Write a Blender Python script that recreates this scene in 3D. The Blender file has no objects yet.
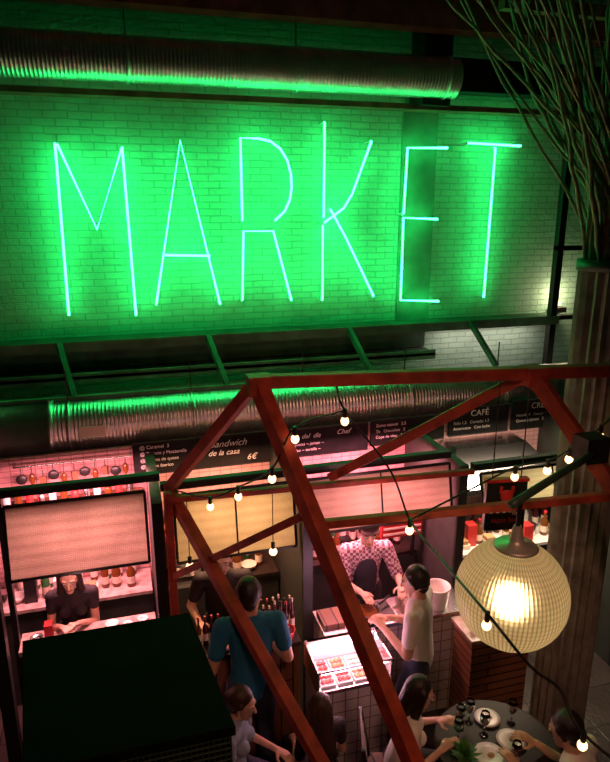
import bpy, math, random
import numpy as np
from mathutils import Vector, Matrix
import bmesh
random.seed(7)
scene=bpy.context.scene
try: scene.view_settings.view_transform='Standard'
except Exception as e: print(e)

# ------------------------------------------------------------------ materials
def base(name):
    m=bpy.data.materials.new(name); m.use_nodes=True
    nt=m.node_tree; return m,nt,nt.nodes['Principled BSDF']
def mat(name,col,rough=.6,metal=0.,var=.0,vs=6.,bump=0.,bs=60.,trans=0.,spec=None):
    m,nt,p=base(name); N=nt.nodes; L=nt.links
    c=(*col,1); p.inputs['Base Color'].default_value=c
    p.inputs['Roughness'].default_value=rough; p.inputs['Metallic'].default_value=metal
    if spec is not None: p.inputs['Specular IOR Level'].default_value=spec
    if trans: p.inputs['Transmission Weight'].default_value=trans
    if var or bump:
        tc=N.new('ShaderNodeTexCoord')
    if var:
        n=N.new('ShaderNodeTexNoise'); n.inputs['Scale'].default_value=vs; n.inputs['Detail'].default_value=5
        L.new(tc.outputs['Object'],n.inputs['Vector'])
        r=N.new('ShaderNodeValToRGB')
        r.color_ramp.elements[0].position=.3; r.color_ramp.elements[1].position=.7
        r.color_ramp.elements[0].color=(*[x*(1-var) for x in col],1)
        r.color_ramp.elements[1].color=(*[min(1,x*(1+var)) for x in col],1)
        L.new(n.outputs['Fac'],r.inputs['Fac']); L.new(r.outputs['Color'],p.inputs['Base Color'])
    if bump:
        n2=N.new('ShaderNodeTexNoise'); n2.inputs['Scale'].default_value=bs; n2.inputs['Detail'].default_value=4
        L.new(tc.outputs['Object'],n2.inputs['Vector'])
        b=N.new('ShaderNodeBump'); b.inputs['Strength'].default_value=bump; b.inputs['Distance'].default_value=.01
        L.new(n2.outputs['Fac'],b.inputs['Height']); L.new(b.outputs['Normal'],p.inputs['Normal'])
    return m
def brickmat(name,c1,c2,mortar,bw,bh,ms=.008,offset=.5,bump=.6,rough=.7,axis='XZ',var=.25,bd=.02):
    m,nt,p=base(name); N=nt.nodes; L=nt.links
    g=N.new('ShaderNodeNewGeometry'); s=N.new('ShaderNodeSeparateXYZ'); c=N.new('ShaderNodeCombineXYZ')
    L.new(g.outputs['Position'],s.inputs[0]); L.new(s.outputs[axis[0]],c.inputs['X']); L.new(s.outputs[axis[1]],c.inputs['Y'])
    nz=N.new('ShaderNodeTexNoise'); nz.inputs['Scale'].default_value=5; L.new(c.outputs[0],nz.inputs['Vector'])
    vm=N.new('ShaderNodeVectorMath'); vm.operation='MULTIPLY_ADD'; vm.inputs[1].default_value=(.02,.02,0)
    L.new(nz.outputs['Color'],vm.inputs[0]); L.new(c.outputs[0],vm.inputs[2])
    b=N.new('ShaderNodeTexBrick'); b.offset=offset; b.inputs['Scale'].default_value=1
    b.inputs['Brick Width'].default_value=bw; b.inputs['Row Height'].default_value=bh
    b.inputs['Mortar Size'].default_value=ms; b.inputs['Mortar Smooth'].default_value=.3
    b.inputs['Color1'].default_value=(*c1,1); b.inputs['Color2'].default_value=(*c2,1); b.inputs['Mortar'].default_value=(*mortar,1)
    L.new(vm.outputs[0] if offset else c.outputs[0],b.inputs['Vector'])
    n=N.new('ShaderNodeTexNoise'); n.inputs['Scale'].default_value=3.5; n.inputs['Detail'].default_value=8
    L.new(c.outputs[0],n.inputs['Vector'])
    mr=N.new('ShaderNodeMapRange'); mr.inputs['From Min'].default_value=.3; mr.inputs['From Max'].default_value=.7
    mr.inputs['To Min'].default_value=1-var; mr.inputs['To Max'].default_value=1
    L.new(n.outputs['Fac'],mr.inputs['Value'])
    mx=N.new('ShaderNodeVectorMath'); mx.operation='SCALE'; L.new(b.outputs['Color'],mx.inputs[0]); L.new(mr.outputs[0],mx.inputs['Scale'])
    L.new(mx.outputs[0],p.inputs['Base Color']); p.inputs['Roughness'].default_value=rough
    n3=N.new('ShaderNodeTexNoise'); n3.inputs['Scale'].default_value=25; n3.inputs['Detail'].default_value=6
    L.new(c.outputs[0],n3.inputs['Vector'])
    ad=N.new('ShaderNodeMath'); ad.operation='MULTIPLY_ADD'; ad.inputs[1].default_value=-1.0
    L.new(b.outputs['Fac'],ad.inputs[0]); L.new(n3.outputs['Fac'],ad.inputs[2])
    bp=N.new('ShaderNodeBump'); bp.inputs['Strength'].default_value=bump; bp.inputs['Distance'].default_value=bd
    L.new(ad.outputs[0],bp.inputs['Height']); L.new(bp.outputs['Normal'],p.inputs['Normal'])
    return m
def planks(name,c1,c2,w=.09,axis='X',rough=.5):
    m,nt,p=base(name); N=nt.nodes; L=nt.links
    g=N.new('ShaderNodeNewGeometry'); s=N.new('ShaderNodeSeparateXYZ'); c=N.new('ShaderNodeCombineXYZ')
    L.new(g.outputs['Position'],s.inputs[0])
    L.new(s.outputs['Z' if axis=='X' else 'X'],c.inputs['X']); L.new(s.outputs[axis],c.inputs['Y'])
    b=N.new('ShaderNodeTexBrick'); b.inputs['Scale'].default_value=1; b.inputs['Brick Width'].default_value=1.3
    b.inputs['Row Height'].default_value=w; b.inputs['Mortar Size'].default_value=.006
    b.inputs['Color1'].default_value=(*c1,1); b.inputs['Color2'].default_value=(*c2,1); b.inputs['Mortar'].default_value=(.01,.006,.004,1)
    L.new(c.outputs[0],b.inputs['Vector']); L.new(b.outputs['Color'],p.inputs['Base Color'])
    bp=N.new('ShaderNodeBump'); bp.inputs['Strength'].default_value=.8; bp.inputs['Distance'].default_value=.01; bp.invert=True
    L.new(b.outputs['Fac'],bp.inputs['Height']); L.new(bp.outputs['Normal'],p.inputs['Normal'])
    p.inputs['Roughness'].default_value=rough
    return m
def emis(name,col,s):
    m=bpy.data.materials.new(name); m.use_nodes=True; nt=m.node_tree; nt.nodes.clear()
    e=nt.nodes.new('ShaderNodeEmission'); e.inputs[0].default_value=(*col,1); e.inputs[1].default_value=s
    o=nt.nodes.new('ShaderNodeOutputMaterial'); nt.links.new(e.outputs[0],o.inputs[0]); return m

M_brick=brickmat('neon_tinted_brick',(.50,.82,.63),(.44,.75,.57),(.32,.58,.44),.21,.066,ms=.006,bump=.8,var=.2,bd=.014)  # white-painted brick with the neon's green light mixed into its base colours
M_tile=brickmat('white_tile',(.6,.55,.55),(.55,.5,.5),(.2,.17,.17),.10,.10,ms=.005,offset=0,bump=.4,rough=.25,var=.1)
M_tilep=brickmat('stall_tile',(.74,.44,.44),(.66,.38,.38),(.38,.2,.2),.10,.05,ms=.004,offset=0,bump=.4,rough=.3,var=.4)
M_floor=brickmat('floor_tile',(.07,.055,.05),(.055,.045,.04),(.025,.02,.016),.4,.4,ms=.008,offset=0,bump=.3,rough=.35,axis='XY',var=.5)
M_ceil=mat('ceiling_dark',(.03,.03,.03),.9,var=.3)
M_dark=mat('dark_steel',(.02,.022,.02),.45,.3,var=.4,vs=4)
M_green=mat('green_painted_steel',(.05,.10,.065),.5,.2,var=.4,vs=5,bump=.1)
M_ledge=mat('ledge_steel_green_bounce',(.11,.22,.14),.6,.0,var=.4,vs=5,bump=.1)  # lighter copy of the green steel, green bounce light put into its colour
M_pil=mat('pilaster_steel',(.16,.27,.19),.6,0,var=.3,vs=4,bump=.3,bs=15)
M_brown=mat('rusty_beam',(.22,.09,.05),.6,.2,var=.5,vs=5)
M_duct=mat('galvanised_duct',(.80,.78,.75),.34,.9,var=.15,vs=5,bump=.5,bs=9)
M_red=mat('red_oxide_steel',(.33,.042,.022),.6,.05,var=.4,vs=9,bump=.2,bs=50)
M_neon=emis('neon_green',(.022,1.,.20),25)
M_black=mat('black_plastic',(.012,.012,.012),.4)
M_box=mat('kiosk_dark_green',(.003,.0055,.004),.8,.0,var=.3,vs=3,spec=.06)
M_grille=mat('kiosk_grille',(.03,.06,.04),.5,.3)
M_board=mat('chalkboard',(.012,.012,.012),.85,var=.5,vs=5,spec=.2)
M_chalk=mat('chalk',(.8,.78,.75),.9)
M_wood=planks('counter_planks',(.2,.085,.04),(.13,.05,.025),.1,'X')
M_slat=planks('slatted_planks',(.3,.13,.06),(.2,.085,.04),.07,'Z')
M_ctop=mat('counter_top_stone',(.44,.33,.30),.25,var=.4,vs=14)
M_ctopd=mat('counter_top_dark',(.025,.017,.014),.5,var=.3,vs=14,spec=.2)
M_steel=mat('stainless',(.6,.6,.62),.25,1.); M_cap=mat('lamp_cap_metal',(.55,.55,.46),.45,.5)
M_white=mat('white_enamel',(.75,.7,.66),.3)
M_part=mat('partition_dark',(.03,.035,.03),.6,var=.3)
M_glassg=mat('green_bottle',(.03,.12,.04),.08); M_glassb=mat('brown_bottle',(.12,.04,.01),.08)
M_glassr=mat('wine_bottle',(.06,.01,.015),.08); M_glassw=mat('clear_bottle',(.5,.52,.5),.08)
M_label=mat('paper_label',(.7,.62,.5),.8); M_redp=mat('red_plastic',(.5,.03,.03),.35)
M_meat=mat('meat',(.5,.09,.07),.35,var=.5,vs=30); M_glass=mat('clear_glass',(1,1,1),.02,trans=1.)
M_bulb=emis('warm_bulb',(1,.55,.24),4.5); M_leaf=mat('leaf',(.06,.22,.04),.5,var=.4,vs=20)
M_terr=mat('flower_pot',(.1,.1,.09),.6); M_twig=mat('twig',(.34,.22,.16),.7,var=.4,vs=20)
M_bark=mat('column_concrete',(.27,.26,.21),.75,var=.35,vs=8,bump=.4,bs=30)
M_orange=mat('cardboard',(.45,.25,.12),.8,var=.3); M_lights=emis('strip_light',(1,.55,.68),32)
def panelmat(name,ca,cb,cd):
    m=bpy.data.materials.new(name); m.use_nodes=True; nt=m.node_tree; N=nt.nodes; L=nt.links; N.clear()
    o=N.new('ShaderNodeOutputMaterial'); tr=N.new('ShaderNodeBsdfTranslucent'); gl=N.new('ShaderNodeBsdfPrincipled')
    gl.inputs['Roughness'].default_value=.3; gl.inputs['Base Color'].default_value=(*cd,1)
    tc=N.new('ShaderNodeTexCoord'); v=N.new('ShaderNodeTexVoronoi'); v.inputs['Scale'].default_value=70; v.inputs['Randomness'].default_value=.2
    L.new(tc.outputs['Object'],v.inputs['Vector'])
    r=N.new('ShaderNodeValToRGB'); r.color_ramp.elements[0].color=(*ca,1); r.color_ramp.elements[1].color=(*cb,1)
    r.color_ramp.elements[1].position=.7
    L.new(v.outputs['Distance'],r.inputs[0])
    n=N.new('ShaderNodeTexNoise'); n.inputs['Scale'].default_value=2.5; L.new(tc.outputs['Object'],n.inputs['Vector'])
    mr=N.new('ShaderNodeMapRange'); mr.inputs['From Min'].default_value=.3; mr.inputs['From Max'].default_value=.7; mr.inputs['To Min'].default_value=.6; mr.inputs['To Max'].default_value=1.1
    L.new(n.outputs['Fac'],mr.inputs['Value'])
    sc=N.new('ShaderNodeVectorMath'); sc.operation='SCALE'; L.new(r.outputs[0],sc.inputs[0]); L.new(mr.outputs[0],sc.inputs['Scale']); L.new(sc.outputs[0],tr.inputs[0])
    b=N.new('ShaderNodeBump'); b.inputs['Strength'].default_value=.6; b.inputs['Distance'].default_value=.008
    L.new(v.outputs['Distance'],b.inputs['Height']); L.new(b.outputs[0],gl.inputs['Normal'])
    mx=N.new('ShaderNodeMixShader'); mx.inputs[0].default_value=.45; L.new(tr.outputs[0],mx.inputs[1]); L.new(gl.outputs[0],mx.inputs[2])
    L.new(mx.outputs[0],o.inputs[0]); return m
M_panel=panelmat('textured_glass_rose',(.48,.43,.32),(.25,.21,.15),(.3,.22,.16))
M_panely=panelmat('textured_glass_amber',(.64,.62,.40),(.38,.35,.2),(.3,.25,.15))
def globemat():
    m=bpy.data.materials.new('prismatic_glass'); m.use_nodes=True; nt=m.node_tree; N=nt.nodes; L=nt.links; N.clear()
    o=N.new('ShaderNodeOutputMaterial'); tc=N.new('ShaderNodeTexCoord'); s=N.new('ShaderNodeSeparateXYZ'); L.new(tc.outputs['Object'],s.inputs[0])
    def mt(op,a,b=None):
        n=N.new('ShaderNodeMath'); n.operation=op
        for i,x in enumerate((a,b)):
            if x is None: continue
            if isinstance(x,(int,float)): n.inputs[i].default_value=x
            else: L.new(x,n.inputs[i])
        return n.outputs[0]
    ph=mt('ARCTAN2',s.outputs['Y'],s.outputs['X']); A=mt('POWER',mt('ABSOLUTE',mt('SINE',mt('MULTIPLY',ph,40))),.6)
    z=mt('ARCSINE',mt('DIVIDE',s.outputs['Z'],.295)); Bv=mt('ABSOLUTE',mt('SINE',mt('MULTIPLY',z,34)))
    pt=mt('MULTIPLY',A,mt('ADD',mt('MULTIPLY',Bv,.35),.65))
    r=N.new('ShaderNodeValToRGB'); r.color_ramp.elements[0].color=(.34,.26,.15,1); r.color_ramp.elements[1].color=(.92,.80,.56,1); L.new(pt,r.inputs[0])
    bp=N.new('ShaderNodeBump'); bp.inputs['Strength'].default_value=.7; bp.inputs['Distance'].default_value=.01; L.new(pt,bp.inputs['Height'])
    t=N.new('ShaderNodeBsdfTranslucent'); L.new(r.outputs[0],t.inputs[0])
    rf=N.new('ShaderNodeBsdfRefraction'); rf.inputs['Roughness'].default_value=.66; rf.inputs['IOR'].default_value=1.12
    L.new(r.outputs[0],rf.inputs[0]); L.new(bp.outputs[0],rf.inputs['Normal'])
    g=N.new('ShaderNodeBsdfGlossy'); g.inputs['Roughness'].default_value=.15; L.new(bp.outputs[0],g.inputs['Normal'])
    m1=N.new('ShaderNodeMixShader'); m1.inputs[0].default_value=.68; L.new(t.outputs[0],m1.inputs[1]); L.new(rf.outputs[0],m1.inputs[2])
    m2=N.new('ShaderNodeMixShader'); m2.inputs[0].default_value=.1; L.new(m1.outputs[0],m2.inputs[1]); L.new(g.outputs[0],m2.inputs[2])
    L.new(m2.outputs[0],o.inputs[0]); return m
M_globe=globemat()
def plaid():
    m,nt,p=base('plaid_cloth'); N=nt.nodes; L=nt.links
    tc=N.new('ShaderNodeTexCoord'); c=N.new('ShaderNodeTexChecker'); c.inputs['Scale'].default_value=38
    c.inputs[1].default_value=(.75,.6,.62,1); c.inputs[2].default_value=(.25,.09,.15,1)
    L.new(tc.outputs['Object'],c.inputs[0]); L.new(c.outputs[0],p.inputs[0]); p.inputs['Roughness'].default_value=.9; return m
M_plaid=plaid()

# ------------------------------------------------------------------ mesh builder
def frame(ax):
    ax=Vector(ax).normalized(); t=Vector((0,0,1)) if abs(ax.z)<.9 else Vector((1,0,0))
    e1=ax.cross(t).normalized(); e2=ax.cross(e1).normalized(); return ax,e1,e2
class B:
    def __init__(s,name): s.n=name; s.v=[]; s.f=[]; s.m=[]; s.sm=[]; s.mats=[]
    def add(s,vs,fs,mt,smooth=False):
        if mt not in s.mats: s.mats.append(mt)
        k=s.mats.index(mt); o=len(s.v); s.v+=[tuple(v) for v in vs]
        for f in fs: s.f.append([i+o for i in f]); s.m.append(k); s.sm.append(smooth)
    def box(s,x0,x1,y0,y1,z0,z1,mt):
        vs=[(x,y,z) for x in (x0,x1) for y in (y0,y1) for z in (z0,z1)]
        s.add(vs,[(0,1,3,2),(4,6,7,5),(0,4,5,1),(2,3,7,6),(0,2,6,4),(1,5,7,3)],mt)
    def beam(s,p,q,w,h,mt,up=(0,0,1)):
        p=Vector(p); q=Vector(q); a=(q-p).normalized(); u=Vector(up)
        if abs(a.dot(u))>.97: u=Vector((0,1,0))
        e1=a.cross(u).normalized(); e2=e1.cross(a).normalized()
        vs=[c+e1*i*w/2+e2*j*h/2 for c in (p,q) for i in (-1,1) for j in (-1,1)]
        s.add(vs,[(0,1,3,2),(4,6,7,5),(0,4,5,1),(2,3,7,6),(0,2,6,4),(1,5,7,3)],mt)
    def revolve(s,p,ax,prof,mt,seg=20,smooth=True):
        p=Vector(p); ax,e1,e2=frame(ax); vs=[];fs=[]
        for t,r in prof:
            for i in range(seg):
                a=2*math.pi*i/seg; vs.append(p+ax*t+(e1*math.cos(a)+e2*math.sin(a))*r)
        for j in range(len(prof)-1):
            for i in range(seg):
                k=(i+1)%seg; fs.append((j*seg+i,j*seg+k,(j+1)*seg+k,(j+1)*seg+i))
        s.add(vs,fs,mt,smooth)
        s.add(vs[:seg],[tuple(range(seg))],mt); s.add(vs[-seg:],[tuple(range(seg))],mt)
    def cyl(s,p,q,r,mt,r2=None,seg=16):
        p=Vector(p);q=Vector(q); s.revolve(p,q-p,[(0,r),((q-p).length,r if r2 is None else r2)],mt,seg)
    def tube(s,pts,r,mt,seg=8):
        pts=[Vector(p) for p in pts]; n=len(pts); vs=[];fs=[]; pe=None
        rr=r if isinstance(r,(list,tuple)) else [r]*n
        for j,p in enumerate(pts):
            d=(pts[min(j+1,n-1)]-pts[max(j-1,0)]).normalized()
            if pe is None: _,pe,_e=frame(d)
            e1=(pe-d*pe.dot(d)).normalized(); pe=e1; e2=d.cross(e1)
            for i in range(seg):
                a=2*math.pi*i/seg; vs.append(p+(e1*math.cos(a)+e2*math.sin(a))*rr[j])
        for j in range(n-1):
            for i in range(seg):
                k=(i+1)%seg; fs.append((j*seg+i,j*seg+k,(j+1)*seg+k,(j+1)*seg+i))
        fs.append(tuple(range(seg))); fs.append(tuple(range((n-1)*seg,n*seg)))
        s.add(vs,fs,mt,True)
    def ball(s,c,r,mt,sc=(1,1,1),seg=16,rings=10):
        vs=[];fs=[]
        for j in range(rings+1):
            t=math.pi*(j/rings*.998+.001)
            for i in range(seg):
                a=2*math.pi*i/seg
                vs.append((c[0]+r*sc[0]*math.sin(t)*math.cos(a),c[1]+r*sc[1]*math.sin(t)*math.sin(a),c[2]+r*sc[2]*math.cos(t)))
        for j in range(rings):
            for i in range(seg):
                k=(i+1)%seg; fs.append((j*seg+i,j*seg+k,(j+1)*seg+k,(j+1)*seg+i))
        s.add(vs,fs,mt,True)
    def bottle(s,x,y,z,h,r,mt,cap=None):
        s.revolve((x,y,z),(0,0,1),[(0,r*.9),(.01,r),(h*.58,r),(h*.72,r*.4),(h*.97,r*.33)],mt,10)
        s.revolve((x,y,z+h*.15),(0,0,1),[(0,r*1.02),(h*.25,r*1.02)],M_label,10)
        s.revolve((x,y,z+h*.9),(0,0,1),[(0,r*.4),(h*.1,r*.4)],cap or M_redp,10)
    def build(s,parent=None,origin=None,at=None,rz=0,bevel=0):
        me=bpy.data.meshes.new(s.n); ob=bpy.data.objects.new(s.n,me); scene.collection.objects.link(ob)
        if at is None:
            A=np.array(s.v); o=(A.min(0)+A.max(0))/2
            if origin is not None: o=np.array(origin)
            else: o[2]=A[:,2].min()
            vs=(A-o).tolist(); ob.location=o.tolist()
        else: vs=s.v; ob.location=at; ob.rotation_euler=(0,0,rz)
        me.from_pydata(vs,[],s.f)
        for m in s.mats: me.materials.append(m)
        me.polygons.foreach_set('material_index',s.m); me.polygons.foreach_set('use_smooth',s.sm)
        bm=bmesh.new(); bm.from_mesh(me); bmesh.ops.recalc_face_normals(bm,faces=bm.faces); bm.to_mesh(me); bm.free()
        if bevel:
            md=ob.modifiers.new('bevel','BEVEL'); md.width=bevel; md.segments=2; md.limit_method='ANGLE'
        if parent is not None:
            ob.parent=parent; ob.matrix_parent_inverse=Matrix.Translation(-Vector(parent.location))
        return ob
def empty(name,loc):
    e=bpy.data.objects.new(name,None); e.location=loc; scene.collection.objects.link(e); return e
def text(name,t,loc,size,mt,parent,rot=(math.pi/2,0,0),shear=0,align='LEFT'):
    c=bpy.data.curves.new(name,'FONT'); c.body=t; c.size=size; c.extrude=.001; c.shear=shear; c.align_x=align
    c.materials.append(mt); o=bpy.data.objects.new(name,c); scene.collection.objects.link(o)
    o.location=loc; o.rotation_euler=rot
    o.parent=parent; o.matrix_parent_inverse=Matrix.Translation(-Vector(parent.location)); return o

# ------------------------------------------------------------------ room shell
def shell(name,*a):
    b=B(name); b.box(*a); return b.build()
shell('floor',-3.5,7.5,-2.5,6.8,-.1,0,M_floor)
shell('ceiling',-3.5,7.5,-2.5,6.8,7.2,7.3,M_ceil)
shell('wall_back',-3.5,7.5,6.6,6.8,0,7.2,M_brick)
shell('wall_left',-3.6,-3.5,-2.5,6.8,0,7.2,M_ceil)
shell('wall_right',7.5,7.6,-2.5,6.8,0,7.2,M_ceil)
shell('wall_pilaster',2.97,3.36,6.555,6.62,3.0,5.3,M_pil)

b=B('steel_ledge_beam')
b.box(-3.4,4.95,6.36,6.6,2.97,3.0,M_green); b.box(-3.4,3.3,6.50,6.6,2.70,2.97,M_ledge)
b.box(-3.4,4.95,6.34,6.37,2.90,3.0,M_ledge); b.box(-3.4,3.3,6.22,6.6,2.66,2.69,M_ledge)
b.box(-3.4,3.3,6.22,6.24,2.62,2.72,M_ledge)
for x in (-.45,.95,2.45,3.9):
    b.beam((x-.12,6.35,2.98),(x,5.95,2.56),.05,.05,M_green)
b.box(-3.4,3.2,5.93,5.97,2.54,2.58,M_ledge)
b.build()
b=B('steel_pole'); b.box(4.84,4.92,6.35,6.43,0,6.2,M_dark); b.box(4.84,6.5,6.35,6.43,3.75,3.8,M_dark); b.box(4.84,6.5,6.35,6.43,2.95,3.0,M_dark); b.build()
b=B('wall_uplight'); b.box(4.98,5.1,6.42,6.6,3.02,3.08,M_dark); b.ball((5.04,6.5,3.12),.03,M_bulb); b.build()

# ------------------------------------------------------------------ ducts
def duct(name,x0,x1,y,z,r,pitch=.034,joints=1.1):
    b=B(name); prof=[]; n=int((x1-x0)/pitch)
    for i in range(n):
        t=i*pitch; prof+=[(t,r),(t+pitch*.6,r+.001),(t+pitch*.75,r+.004),(t+pitch*.9,r+.004)]
    prof.append((n*pitch,r)); b.revolve((x0,y,z),(1,0,0),prof,M_duct,40)
    t=.4
    while t<x1-x0-.1:
        b.revolve((x0+t,y,z),(1,0,0),[(0,r),(0,r+.014),(.03,r+.014),(.03,r)],M_duct,40)
        b.box(x0+t+.01,x0+t+.02,y-.005,y+.005,z+r,z+r+.3,M_dark); t+=joints
    return b
duct('upper_ventilation_duct',-3.2,3.35,6.2,5.45,.185,joints=1.5).build()
b=duct('lower_ventilation_duct',-.92,5.6,5.92,2.30,.235)
b.revolve((-1.1,5.92,2.30),(1,0,0),[(0,.24),(.42,.24),(.42,.265),(.47,.265),(.47,.235)],M_duct,40)
b.box(-.42,-.2,5.67,5.677,2.27,2.37,M_label)
b.build()
b=B('overhead_steel_beams')
b.box(-3.4,7.4,5.95,6.15,5.82,6.1,M_brown); b.box(3.2,7.4,6.1,6.3,5.32,5.62,M_dark)
b.box(-3.4,7.4,6.3,6.5,5.17,5.22,M_brown); b.box(3.4,7.4,5.5,5.6,5.9,6.0,M_brown)
b.box(3.0,3.3,6.2,6.5,5.2,6.6,M_dark); b.build()

# ------------------------------------------------------------------ neon sign
NY=6.42
strokes=[[(-.443,4.786),(-.467,3.234)],[(-.425,4.775),(-.145,4.03),(.134,4.766),(.154,3.205)],
[(.353,3.30),(.664,4.832),(.987,3.28)],[(.467,3.781),(.905,3.765)],
[(1.237,4.10),(1.237,4.873),(1.42,4.872),(1.533,4.85),(1.63,4.785),(1.70,4.68),(1.738,4.55),(1.745,4.42),(1.725,4.30),(1.67,4.19),(1.57,4.10)],
[(1.216,3.311),(1.245,4.0),(1.551,3.997),(1.736,3.29)],
[(2.085,5.044),(2.085,4.13)],[(2.075,4.05),(2.075,3.277)],
[(2.589,4.88),(2.39,4.36),(2.30,4.22),(2.09,4.075)],[(2.155,4.21),(2.33,3.92),(2.659,3.297)],
[(3.451,4.832),(2.991,4.822),(2.975,4.16)],[(3.378,4.104),(2.975,4.12),(2.979,3.241),(3.444,3.211)],
[(3.696,4.887),(4.333,4.872)],[(4.022,4.85),(4.012,3.234)]]
strokes=[[(x*.99,4.21+(z-4.21)*.99) for x,z in s] for s in strokes]
sign=empty('neon_market_sign',(1.9,NY,3.2))
b=B('neon_tubes'); bb=B('tube_standoffs')
for s in strokes:
    b.tube([(x,NY,z) for x,z in s],.0105,M_neon,8)
    for x,z in (s[0],s[-1]):
        bb.cyl((x,NY+.012,z),(x,6.6,z),.008,M_white,seg=8)
        bb.cyl((x,NY+.04,z-.02),(x,NY+.04,z+.02),.011,M_white,seg=8)
b.build(sign); bb.build(sign)

# ------------------------------------------------------------------ market stalls
for x0,x1,y0 in ((.12,.2,4.5),(1.27,1.33,4.40),(2.68,2.75,4.5),(4.25,4.32,4.2)):
    b=B('stall_divider'); b.box(x0,x1,y0,5.59,0,2.12,M_part); b.beam(((x0+x1)/2,y0,0),((x0+x1)/2,y0,2.12),.08,.03,M_dark); b.build()
b=B('stall_front_frame')
b.box(-1.2,.2,4.66,4.72,2.22,2.28,M_dark); b.box(.2,2.68,4.66,4.72,2.13,2.19,M_dark); b.box(2.75,4.3,4.4,4.46,2.1,2.16,M_dark)
b.box(-.96,-.92,4.66,4.72,0,2.28,M_dark)
b.build()
b=B('stall_back_wall'); b.box(-1.4,.16,5.6,5.64,0,2.17,M_tilep); b.box(.16,5.2,5.6,5.64,0,2.17,M_tilep); b.build()
b=B('left_side_post'); b.box(-1.02,-.93,4.25,4.34,0,3.6,M_dark); b.build()

def panel(name,x0,x1,z0,z1,y=4.62,tilt=.10,n=2,pm=None):
    b=B(name)
    def bar(xa,xb,za,zb,w=.02):
        ya=y-tilt*(z1-za)/(z1-z0)*1.; yb=y-tilt*(z1-zb)/(z1-z0)
        b.beam(((xa),ya,za),(xb,yb,zb),w,w,M_dark)
    bar(x0,x1,z0,z0); bar(x0,x1,z1,z1)
    for i in range(n+1):
        x=x0+(x1-x0)*i/n; bar(x,x,z0,z1,.02 if i in (0,n) else .012)
    b.add([(x0,y-tilt,z0),(x1,y-tilt,z0),(x1,y,z1),(x0,y,z1)],[(0,1,2,3)],pm or M_panel)
    return b.build()
panel('textured_glass_shutter',-.90,.08,1.63,2.17,n=1)
panel('textured_glass_shutter',.29,1.24,1.58,2.10,n=2,pm=M_panely)
panel('textured_glass_shutter',1.36,2.64,1.66,2.10,n=2)
panel('textured_glass_shutter',2.8,4.2,1.80,2.08,y=4.38,n=2,pm=M_panely)

def board(name,x0,x1,z0,z1,y,lines,title=None,tsize=.08,size=.05):
    b=B(name); b.box(x0,x1,y-.02,y,z0,z1,M_board)
    b.beam((x0,y-.022,z0),(x1,y-.022,z0),.01,.012,M_dark); b.beam((x0,y-.022,z1),(x1,y-.022,z1),.01,.012,M_dark)
    o=b.build()
    if title:
        text('title',title,((x0+x1)/2,y-.024,z1-.02-tsize*.8),tsize,M_chalk,o,align='CENTER')
    for (dx,dz,t,sz,sh) in lines:
        text('chalk_line',t,(x0+dx,y-.024,z1-dz),sz,M_chalk,o,shear=sh)
    return o
board('chalkboard_menu',.02,1.27,1.92,2.22,5.55,[(.06,.06,'@ Caramel  3',.045,0),(.06,.12,'@ Tomate y Mozzarella',.042,0),(.06,.18,'@ Crema de queso',.042,0),(.06,.24,'@ Jamon iberico',.042,0),(.68,.11,'Sandwich',.09,.4),(.66,.19,'de la casa',.075,.4),(1.02,.26,'6€',.08,.3)])
board('chalkboard_menu',1.3,2.25,1.93,2.21,5.55,[(.08,.1,'Tapas  del  dia',.065,.4),(.1,.17,'~ croquetas ~ jamon ~',.042,.2),(.1,.23,'~ bacalao ~ tortilla ~',.042,.2),(.62,.09,'Chef',.07,.4)])
board('chalkboard_menu',2.28,3.08,1.96,2.22,5.55,[(.05,.07,'Zumo natural   2.5',.042,0),(.05,.13,'Te   Chocolate   2',.042,0),(.05,.19,'Copa de vino   3',.042,0)])
board('chalkboard_menu',3.13,3.82,1.97,2.26,5.55,[(.05,.17,'Solo 1.2   Cortado 1.3',.045,0),(.05,.23,'Americano   Con leche',.045,0)],'CAFÉ',.09)
board('chalkboard_menu',3.86,4.6,1.97,2.28,5.55,[(.05,.17,'Nutella 4   Azucar 3',.045,0),(.05,.23,'Queso y jamon   5',.045,0)],'CRÊPES',.09)

b=B('left_stall_counter'); b.box(-.92,.1,4.56,4.80,.96,1.0,M_ctop); b.box(-.90,.08,4.58,4.62,0,.96,M_tile); b.build(bevel=.004)
b=B('counter_dishes')
for x,y,r_ in ((-.8,4.68,.05),(-.24,4.7,.055),(-.12,4.66,.04),(.0,4.7,.045)):
    b.revolve((x,y,1.0),(0,0,1),[(0,r_*.5),(.03,r_),(.033,r_*.92),(.01,r_*.45)],M_white if x>-.5 else M_steel,20)
b.box(-.74,-.68,4.66,4.74,1.0,1.12,M_redp); b.build()
b=B('utensil_rack'); b.cyl((-.95,5.5,2.12),(.0,5.5,2.12),.008,M_steel)
for x in (-.95,.0): b.cyl((x,5.5,2.12),(x,5.6,2.12),.008,M_steel)
for i in range(11):
    x=-.90+i*.085; l=.06+random.random()*.06; b.cyl((x,5.49,2.12),(x,5.49,2.12-l),.005,M_steel,seg=6)
    k=i%3
    if k==0: b.ball((x,5.49,2.12-l-.03),.045,M_black,(1,.4,1))
    elif k==1: b.ball((x,5.49,2.12-l-.04),.036,M_glassb,(.7,.7,1.5))
    else: b.box(x-.028,x+.028,5.485,5.495,2.12-l-.08,2.12-l,M_wood)
b.build()
b=B('kitchen_shelf'); b.box(-1.1,.08,5.4,5.59,1.76,1.78,M_wood)
for i in range(12):
    x=-1.04+i*.092
    b.revolve((x,5.5,1.78),(0,0,1),[(0,.03),(.07+.03*(i%3),.032),(.08+.03*(i%3),.02)],[M_white,M_glassb,M_redp,M_steel][i%4],12)
b.build()
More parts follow.
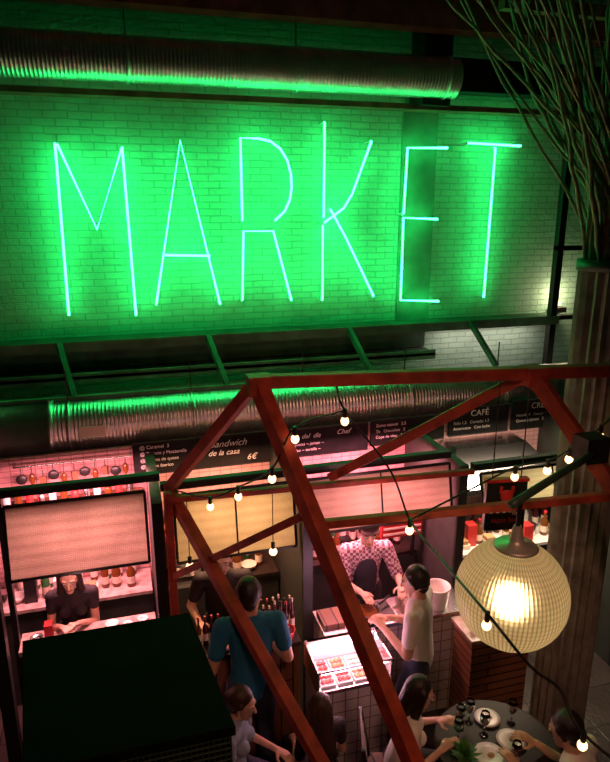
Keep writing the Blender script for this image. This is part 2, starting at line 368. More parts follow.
def backcounter(name,x0,x1,seed,y0=5.2,z=.95,top=M_ctop):
    R=random.Random(seed); b=B(name); b.box(x0,x1,y0,5.58,0,z-.03,M_part); b.box(x0,x1,y0-.02,5.58,z-.03,z,top)
    x=x0+.07
    while x<x1-.08:
        k=R.randrange(6); y=y0+.06+R.random()*.1
        if k==0: b.box(x-.05,x+.05,y-.04,y+.06,z,z+.1+.16*R.random(),R.choice([M_white,M_orange,M_redp,M_black]))
        elif k==1: b.revolve((x,y,z),(0,0,1),[(0,.05),(.11,.055),(.12,.05)],M_steel,16)
        elif k==2: b.bottle(x,y,z,.28,.035,R.choice([M_glassg,M_glassb,M_glassr]))
        elif k==3: b.revolve((x,y,z),(0,0,1),[(0,.04),(.03,.07),(.05,.075)],M_white,16)
        elif k==4: b.box(x-.06,x+.06,y-.04,y+.08,z,z+.05,M_label); b.box(x-.05,x+.04,y-.03,y+.06,z+.05,z+.09,M_orange)
        else: b.bottle(x,y,z,.26,.04,M_glassb)
        b.bottle(x+.02,y0+.3,z,.26+.06*R.random(),.033,R.choice([M_glassg,M_glassb,M_glassr,M_glassw]))
        x+=.09+R.random()*.04
    return b.build()
backcounter('stall_back_counter',-1.2,.1,1,y0=5.22); backcounter('stall_back_counter',.58,1.25,2,top=M_ctopd)
backcounter('stall_back_counter',1.36,2.66,3,top=M_ctopd); backcounter('stall_back_counter',2.8,4.2,4,y0=4.9,z=1.0,top=M_white)
b=B('espresso_machine'); b.box(.24,.56,5.2,5.56,0,.92,M_part); b.box(.26,.54,5.25,5.55,.92,1.0,M_steel); b.box(.26,.54,5.38,5.55,1.0,1.28,M_steel); b.box(.25,.55,5.24,5.55,1.28,1.34,M_redp)
for x in (.34,.46): b.cyl((x,5.31,1.28),(x,5.31,1.20),.03,M_steel); b.cyl((x,5.31,1.22),(x,5.2,1.2),.01,M_black,seg=8); b.revolve((x,5.31,1.0),(0,0,1),[(0,.02),(.05,.03),(.05,.026),(.01,.018)],M_white,14)
b.build()
def shelf(name,x0,x1,zs,seed,y0=5.42):
    R=random.Random(seed); b=B(name)
    for z in zs:
        b.box(x0,x1,y0,5.59,z-.02,z,M_wood); x=x0+.05
        while x<x1-.04:
            b.bottle(x,y0+.08,z,.24+.06*R.random(),.032,R.choice([M_glassg,M_glassb,M_glassr,M_glassw]),R.choice([M_redp,M_black,M_label])); x+=.082
    return b.build()
shelf('bottle_shelf',.24,1.24,(1.42,),5); shelf('bottle_shelf',1.38,2.2,(1.4,),6)
b=B('cooker_hood'); z0,z1=1.62,1.92
b.add([(2.85,4.98,z0),(4.15,4.98,z0),(4.15,5.57,z0),(2.85,5.57,z0),(3.1,5.3,z1),(3.9,5.3,z1),(3.9,5.57,z1),(3.1,5.57,z1)],[(0,1,2,3),(4,5,6,7),(0,1,5,4),(1,2,6,5),(2,3,7,6),(3,0,4,7)],M_steel)
b.box(2.85,4.15,4.97,5.57,z0-.05,z0,M_steel); b.build()

b=B('bar_counter'); b.box(.36,1.16,4.10,4.38,.96,1.0,M_ctopd); b.box(.38,1.15,4.12,4.36,0,.96,M_wood); b.build(bevel=.004)
b=B('bar_bottles')
R=random.Random(3)
for i in range(6):
    for j in range(2):
        b.bottle(.9+i*.046,4.25+j*.07+R.random()*.015,1.0,.24+.05*R.random(),.020,R.choice([M_glassg,M_glassb,M_glassr,M_glassr]),R.choice([M_redp,M_black,M_label]))
for i in range(4): b.bottle(.40+i*.05,4.28,1.0,.24,.021,R.choice([M_glassg,M_glassb,M_glassr]))
b.build()
b=B('red_basket'); b.revolve((1.06,4.17,1.0),(0,0,1),[(0,.05),(.08,.072),(.08,.065),(.01,.045)],M_redp,20)
for i in range(7): a=i*.9; b.ball((1.06+.03*math.cos(a),4.17+.03*math.sin(a),1.065),.02,M_orange if i%2 else M_glassr,seg=8,rings=6)
b.build()
b=B('refrigerated_display_case')
b.box(1.19,1.75,3.74,4.08,0,.80,M_tile); b.box(1.18,1.76,3.72,4.1,.80,.83,M_steel)
b.box(1.2,1.74,4.07,4.1,.83,1.0,M_white)
for x in (1.18,1.748): b.box(x,x+.012,3.72,4.1,.83,1.0,M_steel)
b.box(1.185,1.757,3.72,3.732,.985,1.0,M_steel); b.box(1.185,1.757,4.05,4.1,.985,1.0,M_steel)
b.box(1.21,1.73,4.03,4.045,.95,.975,M_lights); b.box(1.21,1.73,3.735,3.745,.965,.98,M_lights)
for i in range(4):
    for j in range(2):
        x0=1.215+i*.132; y0=3.75+j*.145; b.box(x0,x0+.118,y0,y0+.13,.832,.85,M_white)
        for k in range(6):
            b.ball((x0+.025+.033*(k%3),y0+.04+.055*(k//3),.858),.02,[M_meat,M_meat,M_orange,M_label][(i+j)%4],(1,1.2,.5),seg=8,rings=6)
b.build()
b=B('cooking_counter'); b.box(1.36,2.66,4.13,4.47,.95,.98,M_steel); b.box(1.8,2.66,4.15,4.45,0,.95,M_tile); b.box(1.37,1.8,4.15,4.45,0,.95,M_tile)
b.box(1.6,2.0,4.18,4.42,.98,1.0,M_black); b.box(1.38,1.56,4.2,4.42,.98,1.02,M_wood); b.build(bevel=.003)
b=B('frying_pan'); b.revolve((1.76,4.28,1.0),(0,0,1),[(0,.095),(.055,.13),(.057,.12),(.012,.09)],M_black,28); b.revolve((1.76,4.28,1.012),(0,0,1),[(0,.09),(.018,.1)],M_glassb,24)
b.tube([(1.87,4.3,1.045),(1.95,4.34,1.06),(2.02,4.38,1.065)],.01,M_black); b.build()
b=B('ice_bucket'); b.revolve((2.4,4.26,.98),(0,0,1),[(0,.085),(.17,.105),(.185,.11),(.185,.098),(.02,.08)],M_white,28); b.build()
b=B('red_menu_lightbox'); b.box(2.22,2.64,5.05,5.1,1.2,1.60,M_redp)
for i in range(6): b.box(2.24,2.62,5.04,5.05,1.23+i*.06,1.25+i*.06,M_label)
b.box(2.33,2.35,5.1,5.14,.94,1.5,M_dark); b.box(2.57,2.59,5.1,5.14,.94,1.5,M_dark); b.build()
b=B('slatted_counter'); b.box(2.42,2.98,3.72,4.05,.97,1.0,M_ctop); b.box(2.44,2.96,3.74,4.03,0,.97,M_slat); b.build(bevel=.004)
b=B('glassware_tray'); b.box(2.5,2.92,3.80,3.98,1.0,1.01,M_steel)
for i in range(6):
    x=2.53+i*.066; b.revolve((x,3.88,1.01),(0,0,1),[(0,.02),(.1,.026),(.1,.023),(.01,.018)],M_glassw,10)
b.build()

# ------------------------------------------------------------------ red gabled frame
b=B('red_gabled_steel_frame')
A0=(.775,3.72,3.21); FA=(.257,4.58,2.18); NA=(1.784,1.96,0.0)
B0=(2.52,3.44,3.21); FB=(1.55,4.58,2.12); NB=(3.7,2.06,1.05)
S=.092
b.beam(A0,NA,S,S,M_red); b.beam(A0,FA,S*.8,S*.8,M_red); b.beam(FA,(1.57,1.63,0),S*.85,S*.85,M_red)
b.beam(A0,(3.9,3.22,3.21),S*.85,S*.85,M_red)
b.beam(B0,FB,S*.8,S*.8,M_red); b.beam(B0,NB,S,S,M_red); b.beam(NB,(3.9,1.8,0),S,S,M_red)
b.beam((.24,4.44,2.22),(.24,4.44,0),.06,.06,M_red)
b.beam((.24,4.44,2.16),(2.75,4.40,2.10),.045,.045,M_red)
b.beam((1.0,3.33,2.49),(.25,4.44,1.52),.05,.05,M_red)
b.beam((1.04,3.3,2.42),(2.9,3.0,2.5),.05,.05,M_red)
for p in (A0,B0):
    p=Vector(p); b.beam(p+Vector((-.06,0,-.02)),p+Vector((.08,0,-.02)),.13,.12,M_red)
b.build(bevel=.004)

# ------------------------------------------------------------------ kiosk booth (parallelogram plan)
b=B('kiosk_booth')
x0,x1,y0,y1,zt=-.63,.255,2.36,3.26,2.0
b.box(x0,x1,y0,y1,zt-.05,zt,M_box); b.box(x0+.02,x1-.02,y0+.03,y1-.02,0,zt-.05,M_box)
for i in range(34):
    x=x0+.02+i*(x1-x0-.04)/33; b.box(x-.004,x+.004,y0+.010,y0+.022,1.5,zt-.05,M_grille)
for j in range(15): b.box(x0+.02,x1-.02,y0+.008,y0+.018,1.5+j*.031,1.508+j*.031,M_grille)
b.v=[(x+(3.26-y)*.12,y,z) for x,y,z in b.v]
b.build(bevel=.008)

# ------------------------------------------------------------------ hanging sign
b=B('hanging_bar_sign'); c=Vector((2.39,3.42,2.32))
b.box(-.14,.14,-.02,.02,-.19,.17,M_black); b.box(-.15,.15,-.025,.025,.16,.18,M_redp)
b.ball((0,-.022,.06),.045,M_redp,(1,.2,1)); b.box(-.05,-.03,-.024,-.02,.08,.13,M_redp); b.box(.03,.05,-.024,-.02,.08,.13,M_redp)
b.cyl((-.1,0,.17),(-.1,0,.85),.004,M_black,seg=6); b.cyl((.1,0,.17),(.1,0,.85),.004,M_black,seg=6)
so=b.build(at=c,rz=math.radians(-10))
t=text('lettering','bodega',(0,0,0),.08,M_label,so,align='CENTER'); t.matrix_parent_inverse=Matrix.Identity(4); t.location=(0,-.024,-.06)
t=text('lettering','tapas bar',(0,0,0),.05,M_redp,so,align='CENTER'); t.matrix_parent_inverse=Matrix.Identity(4); t.location=(0,-.024,-.13)

# ------------------------------------------------------------------ column, branches, globe lamp
col=B('fluted_column'); prof_r=.195; cx,cy=3.27,3.70
n=20; vs=[];fs=[]; zs=[0,1,2,3,3.5,3.85]
for z in zs:
    for i in range(n*2):
        a=2*math.pi*i/(n*2); r=prof_r+(.020 if i%2 else -.010)
        vs.append((cx+r*math.cos(a),cy+r*math.sin(a),z))
for j in range(len(zs)-1):
    for i in range(n*2):
        k=(i+1)%(n*2); fs.append((j*n*2+i,j*n*2+k,(j+1)*n*2+k,(j+1)*n*2+i))
col.add(vs,fs,M_bark)
for z in (3.82,.0): col.revolve((cx,cy,z),(0,0,1),[(0,.21),(0,.23),(.07,.23),(.07,.18)],M_green,24)
col.build()
br=B('branch_canopy'); R=random.Random(11)
for i in range(40):
    a=R.random()*6.28; st=Vector((cx+.15*math.cos(a),cy+.15*math.sin(a),3.8+.1*R.random()))
    en=Vector((1.85+R.random()*2.1,3.5+R.random()*1.5,5.8+R.random()*1.1)); p1=st+Vector((-.1+.2*R.random(),.03,.5+.4*R.random()))
    p2=Vector((en.x+(cx-en.x)*(.40+.30*R.random()),en.y+.15*(R.random()-.5),4.8+.5*R.random()))
    if i%8==0: p2=Vector((en.x+.15,en.y,4.45+.3*R.random()))
    pts=[]
    for k in range(17):
        t=k/16; q=st*(1-t)**3+p1*3*t*(1-t)**2+p2*3*t*t*(1-t)+en*t**3
        q+=Vector((R.random()-.5,R.random()-.5,R.random()-.5))*.03; pts.append(q)
    r0=.011+.010*R.random(); br.tube(pts,[r0*(1-.45*k/16) for k in range(17)],M_twig,6)
br.build()
G=Vector((1.88,2.56,2.27)); GR=.292; lamp=empty('globe_pendant_lamp',G)
b=B('shade'); b.ball(G,GR,M_globe,seg=72,rings=44); sh=b.build(lamp,origin=G)
b=B('bulb'); b.ball(G+Vector((0,0,-.04)),.09,emis('globe_bulb',(1,.72,.40),14)); b.build(lamp)
b=B('cap_and_arm')
b.revolve(G+Vector((0,0,.266)),(0,0,1),[(0,.105),(.012,.115),(.025,.10),(.035,.045),(.06,.035),(.11,.025),(.13,.02)],M_cap,32)
b.cyl(G+Vector((0,0,.36)),(G.x,G.y,2.80),.012,M_black)
b.tube([(G.x-.08,G.y-.04,2.81),(G.x,G.y,2.815),(2.3,2.79,2.81),(2.72,3.03,2.79)],.022,M_green)
b.box(2.66,2.82,3.02,3.16,2.72,2.88,M_dark)
b.build(lamp)

# ------------------------------------------------------------------ string lights
sl=B('string_lights')
def cat(pts,n=8):
    P=[Vector(p) for p in pts]; P=[P[0]*2-P[1]]+P+[P[-1]*2-P[-2]]; out=[]
    for i in range(1,len(P)-2):
        for k in range(n):
            t=k/n; a,b_,c_,d=P[i-1],P[i],P[i+1],P[i+2]
            out.append(.5*((2*b_)+(c_-a)*t+(2*a-5*b_+4*c_-d)*t*t+(3*b_-a-3*c_+d)*t**3))
    out.append(P[-2]); return out
c1=[(1.26,3.64,3.17),(1.237,3.41,3.08),(1.466,3.246,2.74),(1.558,3.138,2.455),(1.42,2.5,2.58),(1.284,1.883,2.72),(1.40,1.75,2.56),(1.506,1.70,2.468),(1.544,1.594,2.35),(1.75,1.4,2.2)]
c2=[(1.237,3.41,3.08),(.944,3.46,2.98),(.817,3.53,2.71),(.658,3.83,2.475),(.5,4.05,2.32),(.30,4.5,2.2)]
c3=[(1.558,3.138,2.455),(2.01,3.25,2.54),(2.35,3.28,2.64),(2.55,3.23,2.68),(2.69,3.21,2.75),(2.89,3.19,2.89),(3.2,3.2,3.15)]
for c_ in (c1,c2,c3): sl.tube(cat(c_),.0065,M_black,6)
bul=[(1.237,3.41,3.08),(.944,3.46,2.98),(.817,3.53,2.71),(.658,3.83,2.475),(.5,4.05,2.32),(1.558,3.138,2.455),(1.284,1.883,2.72),(1.544,1.594,2.35),(2.35,3.28,2.64),(2.55,3.23,2.68),(2.69,3.21,2.75),(2.89,3.19,2.89)]
for p in bul:
    x,y,z=p; k=.75 if y<2 else 1; sl.cyl((x,y,z+.01),(x,y,z-.045*k),.014*k,M_black,seg=10)
    sl.ball((x,y,z-.067*k),.025*k,M_bulb,(1,1,1.15),12,8)
sl.build()
b=B('bare_bulb_pendants')
for p in ((.374,4.43,1.59),(1.03,4.45,1.60)):
    b.ball(p,.032,M_bulb); b.cyl((p[0],p[1],p[2]+.03),(p[0],p[1],p[2]+.08),.016,M_black); b.cyl((p[0],p[1],p[2]+.08),(p[0],p[1],2.14),.004,M_black,seg=6)
b.build()

# ------------------------------------------------------------------ people
def V(*a): return np.array(a,float)
def nrm(v): return v/(np.linalg.norm(v)+1e-9)
def ik(p,q,L1,L2,pole):
    d=q-p; D=np.linalg.norm(d)
    if D>(L1+L2)*.995: q=p+d/D*(L1+L2)*.995; D=(L1+L2)*.995
    u=nrm(q-p); a=(L1*L1-L2*L2+D*D)/(2*D); h=math.sqrt(max(L1*L1-a*a,0)); po=nrm(pole-u*pole.dot(u)); return p+u*a+po*h,q
def rotx(a): c,s=math.cos(a),math.sin(a); return np.array([[1,0,0],[0,c,-s],[0,s,c]])
def rotz(a): c,s=math.cos(a),math.sin(a); return np.array([[c,-s,0],[s,c,0],[0,0,1]])
def cap_mesh(a,b,ra,rb,n,k,seg=14):
    ax=b-a; L=np.linalg.norm(ax); ax=ax/L if L>1e-6 else V(0,0,1)
    t=V(0,0,1) if abs(ax[2])<.9 else V(1,0,0); e1=nrm(np.cross(ax,t)); e2=np.cross(ax,e1)
    vs=[];fs=[]; rings=[]
    for j in range(1,6): th=-math.pi/2+j*math.pi/10; rings.append((a,ra,th))
    for j in range(0,5): th=j*math.pi/10; rings.append((b,rb,th))
    vs.append(a-ax*ra)
    for c,r,th in rings:
        for i in range(seg):
            f=2*math.pi*i/seg; vs.append(c+ax*r*math.sin(th)+(e1*math.cos(f)+e2*math.sin(f))*r*math.cos(th))
    vs.append(b+ax*rb); vs=np.array(vs)
    for i in range(seg): fs.append((0,1+(i+1)%seg,1+i))
    for j in range(len(rings)-1):
        for i in range(seg):
            q=(i+1)%seg; fs.append((1+j*seg+i,1+j*seg+q,1+(j+1)*seg+q,1+(j+1)*seg+i))
    l=len(vs)-1; o=1+(len(rings)-1)*seg
    for i in range(seg): fs.append((l,o+i,o+(i+1)%seg))
    if n is not None:
        w=vs-a; vs=a+w-np.outer(w@n,n)*(1-k)
    return vs,fs
def person(name,x,y,yaw,height=1.72,pz=None,lean=0,hp=0,hy=0,hl=(-.2,.25,1.0),hr=(.2,.25,1.0),fl=None,fr=None,mats=None,hair='short',sleeve=.55,fem=False,apron=False):
    k=height/1.72; X=V(1,0,0); Y=V(0,1,0); Z=V(0,0,1); P=[]
    def add(a,b,ra,rb,m,n=None,kk=1,bias=0): P.append((np.array(a,float),np.array(b,float),ra*k,rb*k,n,kk,m,bias))
    pz=.9*k if pz is None else pz
    pel=V(0,0,pz); T=rotx(-math.radians(lean))
    def tp(a,b,c): return pel+T@(V(a,b,c)*k)
    fw=T@Y; sw=.165 if fem else .185
    add(tp(-.06,0,.0),tp(.06,0,.0),.115,.115,'pants',fw,.85)
    add(tp(0,0,.02),tp(0,0,.20),.150 if not fem else .14,.138 if not fem else .12,'shirt',fw,.72,.004)
    add(tp(0,.0,.22),tp(0,.0,.38),.145 if not fem else .125,.16 if not fem else .14,'shirt',fw,.66)
    add(tp(-sw*.72,0,.44),tp(sw*.72,0,.44),.068,.068,'shirt'); add(tp(0,-.01,.44),tp(0,-.01,.49),.09,.06,'shirt')
    if fem:
        for s in (-1,1): add(tp(s*.065,.075,.33),tp(s*.065,.08,.32),.055,.055,'shirt')
    if apron: add(tp(0,.045,.02),tp(0,.055,.36),.125,.10,'apron',fw,.62); add(tp(0,.03,-.3),tp(0,.04,.0),.14,.14,'apron',fw,.6)
    nb=tp(0,-.01,.50); Hm=T@rotx(math.radians(lean))@rotz(math.radians(hy))@rotx(-math.radians(hp))
    hc=nb+T@(V(0,.01,.05)*k)+Hm@(V(0,.02,.085)*k)
    def hpnt(a,b,c): return hc+Hm@(V(a,b,c)*k)
    hx=Hm@X; hf=Hm@Y
    add(nb-T@Z*.02*k,hpnt(0,-.02,-.06),.056 if not fem else .047,.052 if not fem else .045,'skin')
    add(hpnt(0,-.012,.03),hpnt(0,-.02,.028),.09,.09,'skin',hx,.84)
    add(hpnt(0,.02,.0),hpnt(0,.045,-.075),.068,.04,'skin',hx,.9)
    add(hpnt(0,.088,.012),hpnt(0,.104,-.022),.009,.013,'skin')
    add(hpnt(-.018,.079,-.052),hpnt(.018,.079,-.052),.008,.008,'lip')
    for s in (-1,1):
        add(hpnt(s*.079,-.008,.015),hpnt(s*.077,-.004,-.02),.019,.013,'skin',hx,.45)
        add(hpnt(s*.02,.078,.036),hpnt(s*.045,.068,.036),.010,.009,'skin')
    if hair!='bald':
        add(hpnt(0,-.03,.055),hpnt(0,-.035,.045),.092,.092,'hair',hx,.9); add(hpnt(0,-.05,-.01),hpnt(0,-.05,-.03),.07,.055,'hair',hx,.95)
        for s in (-1,1): add(hpnt(s*.068,.0,.05),hpnt(s*.066,-.02,-.005),.024,.02,'hair')
    if hair=='long':
        add(hpnt(0,-.055,.02),tp(0,-.10,.36),.088,.07,'hair',hf,.8)
        for s in (-1,1): add(hpnt(s*.07,.0,.06),hpnt(s*.085,-.01,-.16),.032,.03,'hair')
    if hair=='bun': add(hpnt(0,-.11,.08),hpnt(0,-.12,.085),.042,.04,'hair')
    if hair=='pony': add(hpnt(0,-.11,.04),hpnt(0,-.14,-.16),.036,.02,'hair')
    if hair=='cap': add(hpnt(0,-.02,.075),hpnt(0,-.03,.07),.102,.10,'hat',Hm@Z,.85); add(hpnt(-.04,.06,.07),hpnt(.04,.06,.07),.050,.050,'hat',Hm@Z,.25)
    for s,h in ((-1,hl),(1,hr)):
        sh=tp(s*sw,0,.44); h=np.array(h,float)
        el,wr=ik(sh,h,.29*k,.26*k,V(s*.35,-.5,-.75))
        f=1 if not fem else .85
        add(sh,el,.050*f,.040*f,'skin'); add(el,wr,.040*f,.026*f,'skin')
        se=sh+(el-sh)*min(sleeve,1.)
        add(sh,se,.066*f,.058*f,'shirt',bias=.003)
        if sleeve>1: add(el,el+(wr-el)*(sleeve-1),.052*f,.040*f,'shirt',bias=.003)
        d=nrm(wr-el); n=nrm(-Z-d*(-Z).dot(d)) if abs(d[2])<.95 else nrm(V(-s,0,0)-d*(-s*d[0]))
        d2=nrm(d+n*.15); sd=V(-s,0,0) if abs(d[2])<.95 else Y
        sd=nrm(sd-d2*sd.dot(d2)); kk=k
        add(wr,wr+d2*.075*kk,.030,.038,'skin',n,.42)
        for i,(o,l) in enumerate(((.030,.068),(.010,.078),(-.011,.073),(-.031,.056))):
            b0=wr+(d2*.088+sd*o)*kk; da=nrm(d2+n*.35+sd*o*3); db=nrm(d2+n*1.0+sd*o*2)
            b1=b0+da*l*.55*kk; b2=b1+db*l*.5*kk
            add(b0-da*.01,b1,.0095,.0088,'skin'); add(b1,b2,.0088,.0072,'skin')
        t0=wr+(d2*.03+sd*.028)*kk; t1=t0+nrm(d2*.6+sd*.8+n*.2)*.042*kk; t2=t1+nrm(d2+sd*.25+n*.4)*.032*kk
        add(t0,t1,.014,.011,'skin'); add(t1,t2,.011,.009,'skin')
    fl=fl or (-.10*k,.0,.08*k); fr=fr or (.10*k,.02,.08*k)
    for s,ft in ((-1,fl),(1,fr)):
        hip=pel+V(s*.085*k,0,-.02*k); kn,an=ik(hip,np.array(ft,float),.425*k,.415*k,V(s*.1,1,.25))
        add(hip,kn,.098,.066,'pants'); add(kn,an+(kn-an)*.08,.064,.048,'pants',bias=.002)
        add(an,an+V(0,.01,0),.042,.042,'shoe'); dr=nrm(V(s*.2,1,0))
        add(an+V(0,0,-.04*k)-dr*.04*k,an+V(0,0,-.045*k)+dr*.14*k,.040,.034,'shoe')
    vs=[];fs=[];o=0
    for (a,b_,ra,rb,n,kk,m,bi) in P:
        v,f=cap_mesh(a,b_,ra,rb,n,kk); vs.append(v); fs+=[tuple(i+o for i in q) for q in f]; o+=len(v)
    tm=bpy.data.meshes.new('tmp'); tm.from_pydata(np.concatenate(vs).tolist(),[],fs)
    bm=bmesh.new(); bm.from_mesh(tm); bmesh.ops.recalc_face_normals(bm,faces=bm.faces); bm.to_mesh(tm); bm.free()
    to=bpy.data.objects.new('tmp',tm); scene.collection.objects.link(to)
    r=to.modifiers.new('r','REMESH'); r.mode='VOXEL'; r.voxel_size=.0068; r.use_smooth_shade=True
    sm=to.modifiers.new('s','SMOOTH'); sm.factor=.5; sm.iterations=2
    dg=bpy.context.evaluated_depsgraph_get(); dg.update()
    me=bpy.data.meshes.new_from_object(to.evaluated_get(dg)); bpy.data.objects.remove(to)
    npoly=len(me.polygons)
    cen=np.zeros(npoly*3); me.polygons.foreach_get('center',cen); cen=cen.reshape(-1,3)
    best=np.full(npoly,1e9); lab=np.zeros(npoly,int); names=[]
    for (a,b_,ra,rb,n,kk,m,bi) in P:
        if m not in names: names.append(m)
        w=cen-a
        if n is not None: w=w+np.outer(w@n,n)*(1/kk-1)
        ab=b_-a; L2=ab@ab; t=np.clip(w@ab/max(L2,1e-9),0,1) if L2>1e-9 else np.zeros(len(w))
        d=np.linalg.norm(w-np.outer(t,ab),axis=1)-(ra+t*(rb-ra))-bi
        q=d<best; best[q]=d[q]; lab[q]=names.index(m)
    me.materials.clear()
    for m in names: me.materials.append(mats.get(m,mats['skin']))
    me.polygons.foreach_set('material_index',lab.astype(np.int32)); me.polygons.foreach_set('use_smooth',[True]*npoly)
    me.name=name; ob=bpy.data.objects.new(name,me); scene.collection.objects.link(ob)
    ob.location=(x,y,0); ob.rotation_euler=(0,0,math.radians(yaw))
    e=B('eyes')
    for s in (-1,1):
        e.ball(hpnt(s*.032,.073,.017),.0125*k,M_eye,seg=10,rings=8); e.ball(hpnt(s*.032,.0815,.016),.0065*k,M_iris,seg=8,rings=6)
        e.tube([hpnt(s*.018,.088,.038),hpnt(s*.034,.086,.042),hpnt(s*.05,.074,.036)],.003*k,mats['hair'],6)
    A=e.build(at=(0,0,0)); A.parent=ob
    return ob
M_eye=mat('eye_white',(.7,.68,.65),.3); M_iris=mat('iris',(.03,.015,.01),.2)
skin1=mat('skin_light',(.70,.42,.31),.5,var=.08,vs=20); skin2=mat('skin_tan',(.56,.31,.21),.5,var=.08,vs=20)
lip=mat('lips',(.4,.12,.1),.4); hairb=mat('dark_hair',(.015,.010,.008),.45,bump=.4,bs=120); hairbr=mat('brown_hair',(.045,.022,.012),.45,bump=.4,bs=120)
c_blue=mat('blue_tshirt',(.01,.14,.26),.85,bump=.2,bs=25); c_white=mat('white_tshirt',(.82,.76,.72),.85,bump=.2,bs=25)
c_blk=mat('black_top',(.02,.016,.02),.8,bump=.2,bs=25); c_jean=mat('denim',(.03,.04,.08),.85,var=.3,vs=20); c_dkp=mat('dark_trousers',(.02,.018,.02),.85)
c_lb=mat('pale_blue_top',(.28,.35,.45),.85); shoe=mat('dark_shoe',(.03,.02,.02),.5); shoer=mat('red_shoe',(.5,.02,.03),.5); c_apr=mat('apron',(.05,.05,.07),.85); c_hat=mat('cap_cloth',(.06,.03,.03),.85)
def mm(skin,shirt,pants,hair=hairb,sh=shoe,**k):
    d=dict(skin=skin,shirt=shirt,pants=pants,hair=hair,shoe=sh,lip=lip); d.update(k); return d
person('woman_behind_counter',-.53,5.0,178,1.60,lean=16,hp=12,hl=(-.05,.30,1.08),hr=(.07,.31,1.07),mats=mm(skin1,c_blk,c_dkp),hair='long',fem=True,sleeve=.4)
person('man_in_blue_tshirt',.72,3.84,-4,1.80,lean=5,hp=8,hl=(-.20,.22,1.07),hr=(.17,.26,1.07),mats=mm(skin2,c_blue,c_jean),hair='short',sleeve=.6)
person('bartender',.66,4.72,172,1.68,lean=8,hp=8,hl=(-.22,.24,1.02),hr=(.2,.26,1.05),mats=mm(skin1,c_blk,c_dkp),hair='short',sleeve=.6)
person('cook_in_plaid_shirt',1.96,4.86,172,1.70,lean=14,hp=12,hl=(-.24,.40,1.10),hr=(.12,.44,1.10),mats=mm(skin1,M_plaid,c_dkp,apron=c_apr,hat=c_hat),hair='cap',sleeve=.95,apron=True)
person('man_in_white_tshirt',2.02,3.80,50,1.72,lean=3,hp=12,hy=5,hl=(-.10,.26,1.14),hr=(.10,.28,1.10),mats=mm(skin2,c_white,c_jean),hair='short',sleeve=.6)
person('seated_woman',.50,3.50,-118,1.58,pz=.54,lean=6,hp=15,hl=(-.12,.28,.68),hr=(.12,.28,.68),fl=(-.1,.38,.07),fr=(.1,.36,.07),mats=mm(skin1,c_lb,c_jean,hairbr),hair='pony',fem=True)
person('seated_girl',1.13,3.44,10,1.46,pz=.38,lean=4,hp=8,hl=(-.1,.25,.5),hr=(.1,.25,.5),fl=(-.09,.34,.07),fr=(.08,.34,.07),mats=mm(skin1,c_blk,c_dkp,hairbr),hair='long',fem=True)
person('seated_woman_in_white',1.60,3.24,-108,1.62,pz=.55,lean=10,hp=15,hl=(-.12,.28,.82),hr=(.14,.26,.82),fl=(-.1,.42,.07),fr=(.1,.36,.07),mats=mm(skin1,c_white,c_dkp,hairb,shoer),hair='long',fem=True)
person('seated_man_in_white_tshirt',2.56,2.44,30,1.72,pz=.56,lean=22,hp=20,hl=(-.16,.46,.82),hr=(.12,.46,.82),fl=(-.12,.40,.08),fr=(.12,.34,.08),mats=mm(skin2,c_white,c_dkp),hair='short',sleeve=.6)

# ------------------------------------------------------------------ stools, chairs, table
def stool(name,x,y,h,r=.15):
    b=B(name); b.revolve((x,y,h-.04),(0,0,1),[(0,r*.9),(.01,r),(.035,r),(.04,r*.95)],M_wood,24)
    for i in range(4):
        a=i*math.pi/2+.78; b.cyl((x+.08*math.cos(a),y+.08*math.sin(a),h-.04),(x+.15*math.cos(a),y+.15*math.sin(a),0),.013,M_dark,seg=8)
    b.revolve((x,y,h*.35),(0,0,1),[(0,.12),(0,.135),(.012,.135),(.012,.12)],M_dark,24); return b.build()
stool('bar_stool',.50,3.50,.435); stool('bar_stool',1.13,3.44,.295,.13)
def chair(name,x,y,yaw,h=.45):
    b=B(name); b.box(-.2,.2,-.2,.2,h-.03,h,M_wood)
    for sx in (-.18,.18):
        b.cyl((sx,.18,0),(sx,.17,h-.03),.015,M_dark,seg=8); b.cyl((sx,-.2,0),(sx,-.18,h),.015,M_dark,seg=8); b.cyl((sx,-.185,h),(sx,-.25,h+.4),.015,M_dark,seg=8)
    for z in (.2,.3,.4): b.beam((-.18,-.185-.065*z/.4,h+z-.02),(.18,-.185-.065*z/.4,h+z-.02),.015,.05,M_wood)
    return b.build(at=(x,y,0),rz=math.radians(yaw))
chair('dining_chair',1.60,3.24,-108); chair('dining_chair',2.56,2.44,30)
b=B('round_table'); b.revolve((2.22,3.02,.72),(0,0,1),[(0,.40),(.01,.42),(.025,.42),(.03,.41)],M_ctopd,48)
b.cyl((2.22,3.02,.02),(2.22,3.02,.72),.03,M_dark); b.revolve((2.22,3.02,0),(0,0,1),[(0,.22),(.02,.21),(.03,.05)],M_dark,32); b.build()
def plate(x,y,r=.11):
    b=B('dinner_plate'); b.revolve((x,y,.75),(0,0,1),[(0,r*.6),(.012,r*.95),(.015,r),(.011,r*.7),(.008,.002)],M_white,32)
    b.ball((x+.01,y,.765),.02,M_orange,(1.3,1,.4),10,6); b.build()
plate(2.12,2.95); plate(2.33,3.02,.10); plate(2.28,3.24,.09)
def wglass(x,y):
    b=B('wine_glass'); b.revolve((x,y,.75),(0,0,1),[(0,.032),(.004,.03),(.008,.005),(.08,.004),(.09,.015),(.12,.033),(.16,.034),(.19,.027),(.19,.025),(.16,.032),(.12,.031),(.092,.012)],M_glass,20)
    b.revolve((x,y,.845),(0,0,1),[(0,.012),(.016,.026),(.02,.027)],M_glassr,16); b.build()
for p in ((2.05,3.22),(2.14,3.25),(2.18,3.12),(1.98,3.12),(2.42,3.16),(2.24,2.84)): wglass(*p)
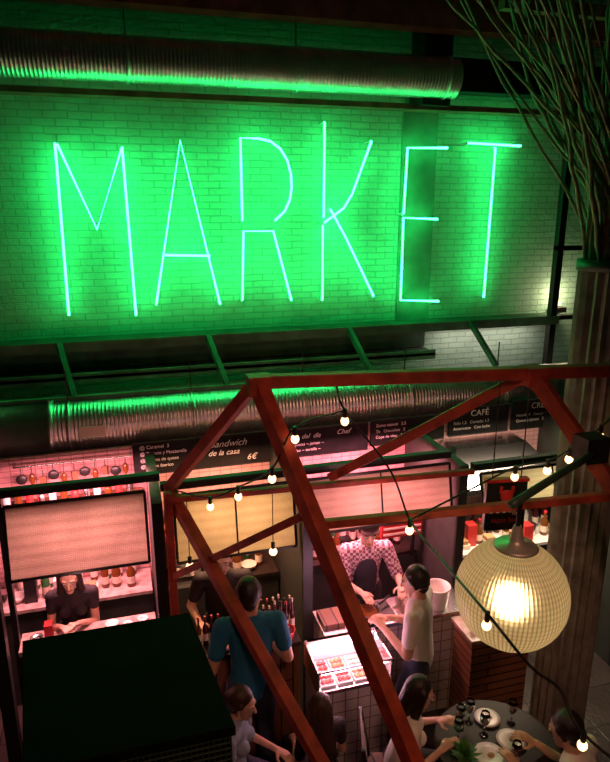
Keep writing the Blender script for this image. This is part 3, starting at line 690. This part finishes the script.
b=B('potted_plant'); b.revolve((1.92,2.93,.75),(0,0,1),[(0,.035),(.08,.05),(.085,.05),(.075,.04)],M_terr,20)
R=random.Random(5)
for i in range(70):
    a=R.random()*6.28; el=R.random()*1.3; l=.06+.07*R.random(); d=Vector((math.cos(a)*math.cos(el),math.sin(a)*math.cos(el),math.sin(el)))
    p=Vector((1.92,2.93,.83)); q=p+d*l; sd=d.cross(Vector((0,0,1))).normalized()*.014; m_=p+d*l*.6
    b.add([p,m_+sd,q,m_-sd],[(0,1,2,3)],M_leaf)
b.build()

# ------------------------------------------------------------------ lights
def area(name,loc,sx,sy,p,col,rot=(0,0,0)):
    l=bpy.data.lights.new(name,'AREA'); l.shape='RECTANGLE'; l.size=sx; l.size_y=sy; l.energy=p; l.color=col
    o=bpy.data.objects.new(name,l); o.location=loc; o.rotation_euler=rot; scene.collection.objects.link(o)
def point(name,loc,p,col,r=.05):
    l=bpy.data.lights.new(name,'POINT'); l.energy=p; l.color=col; l.shadow_soft_size=r
    o=bpy.data.objects.new(name,l); o.location=loc; scene.collection.objects.link(o)
area('stall_light_pink',(-.4,5.05,2.15),1.0,.3,72,(1,.31,.34))
area('stall_light_warm',(.75,5.0,2.1),.8,.3,42,(1,.44,.26))
area('stall_light_cook',(2.0,5.0,2.1),1.1,.3,78,(1,.27,.33))
area('stall_light_white',(3.5,4.75,2.1),1.1,.3,42,(1,.72,.5))
area('duct_fill_light',(1.5,4.60,2.36),4.6,.05,1.8,(1,.42,.42),(math.radians(84),0,0))  # added pink fill for the lower duct, no fixture on the fascia
point('counter_glow',(1.45,3.9,1.25),5.5,(1,.40,.58))
point('cook_front_fill',(1.85,4.32,1.85),8,(1,.42,.44))  # added fill to brighten the cook's face, no lamp hangs here
point('left_counter_lamp',(-.45,4.45,1.5),3,(1,.45,.42))
point('wall_uplight_bulb',(5.04,6.42,3.2),6,(1,.72,.45),.04)
area('under_ledge_light',(4.1,6.4,2.9),1.3,.08,5,(1,.65,.6))
l=bpy.data.lights.new('hall_fill_spot','SPOT'); l.energy=320; l.color=(1,.42,.28); l.spot_size=math.radians(46); l.spot_blend=.85; l.shadow_soft_size=.3  # added warm fill from behind the camera, unseen and without a fixture
o=bpy.data.objects.new('hall_fill_spot',l); o.location=(.6,-1.2,6.3); scene.collection.objects.link(o)
o.rotation_euler=(Vector((1.3,3.95,1.1))-Vector(o.location)).to_track_quat('-Z','Y').to_euler()
w=bpy.data.worlds.new('world'); scene.world=w; w.use_nodes=True
w.node_tree.nodes['Background'].inputs[0].default_value=(.5,.35,.35,1); w.node_tree.nodes['Background'].inputs[1].default_value=.006

# ------------------------------------------------------------------ camera
cd=bpy.data.cameras.new('camera'); cd.sensor_fit='VERTICAL'; cd.sensor_height=24; cd.lens=20.25; cd.clip_start=.05
cam=bpy.data.objects.new('camera',cd); cam.location=(0,0,4.25); cam.rotation_euler=(math.radians(90-15.3),0,math.radians(-16.2))
scene.collection.objects.link(cam); scene.camera=cam
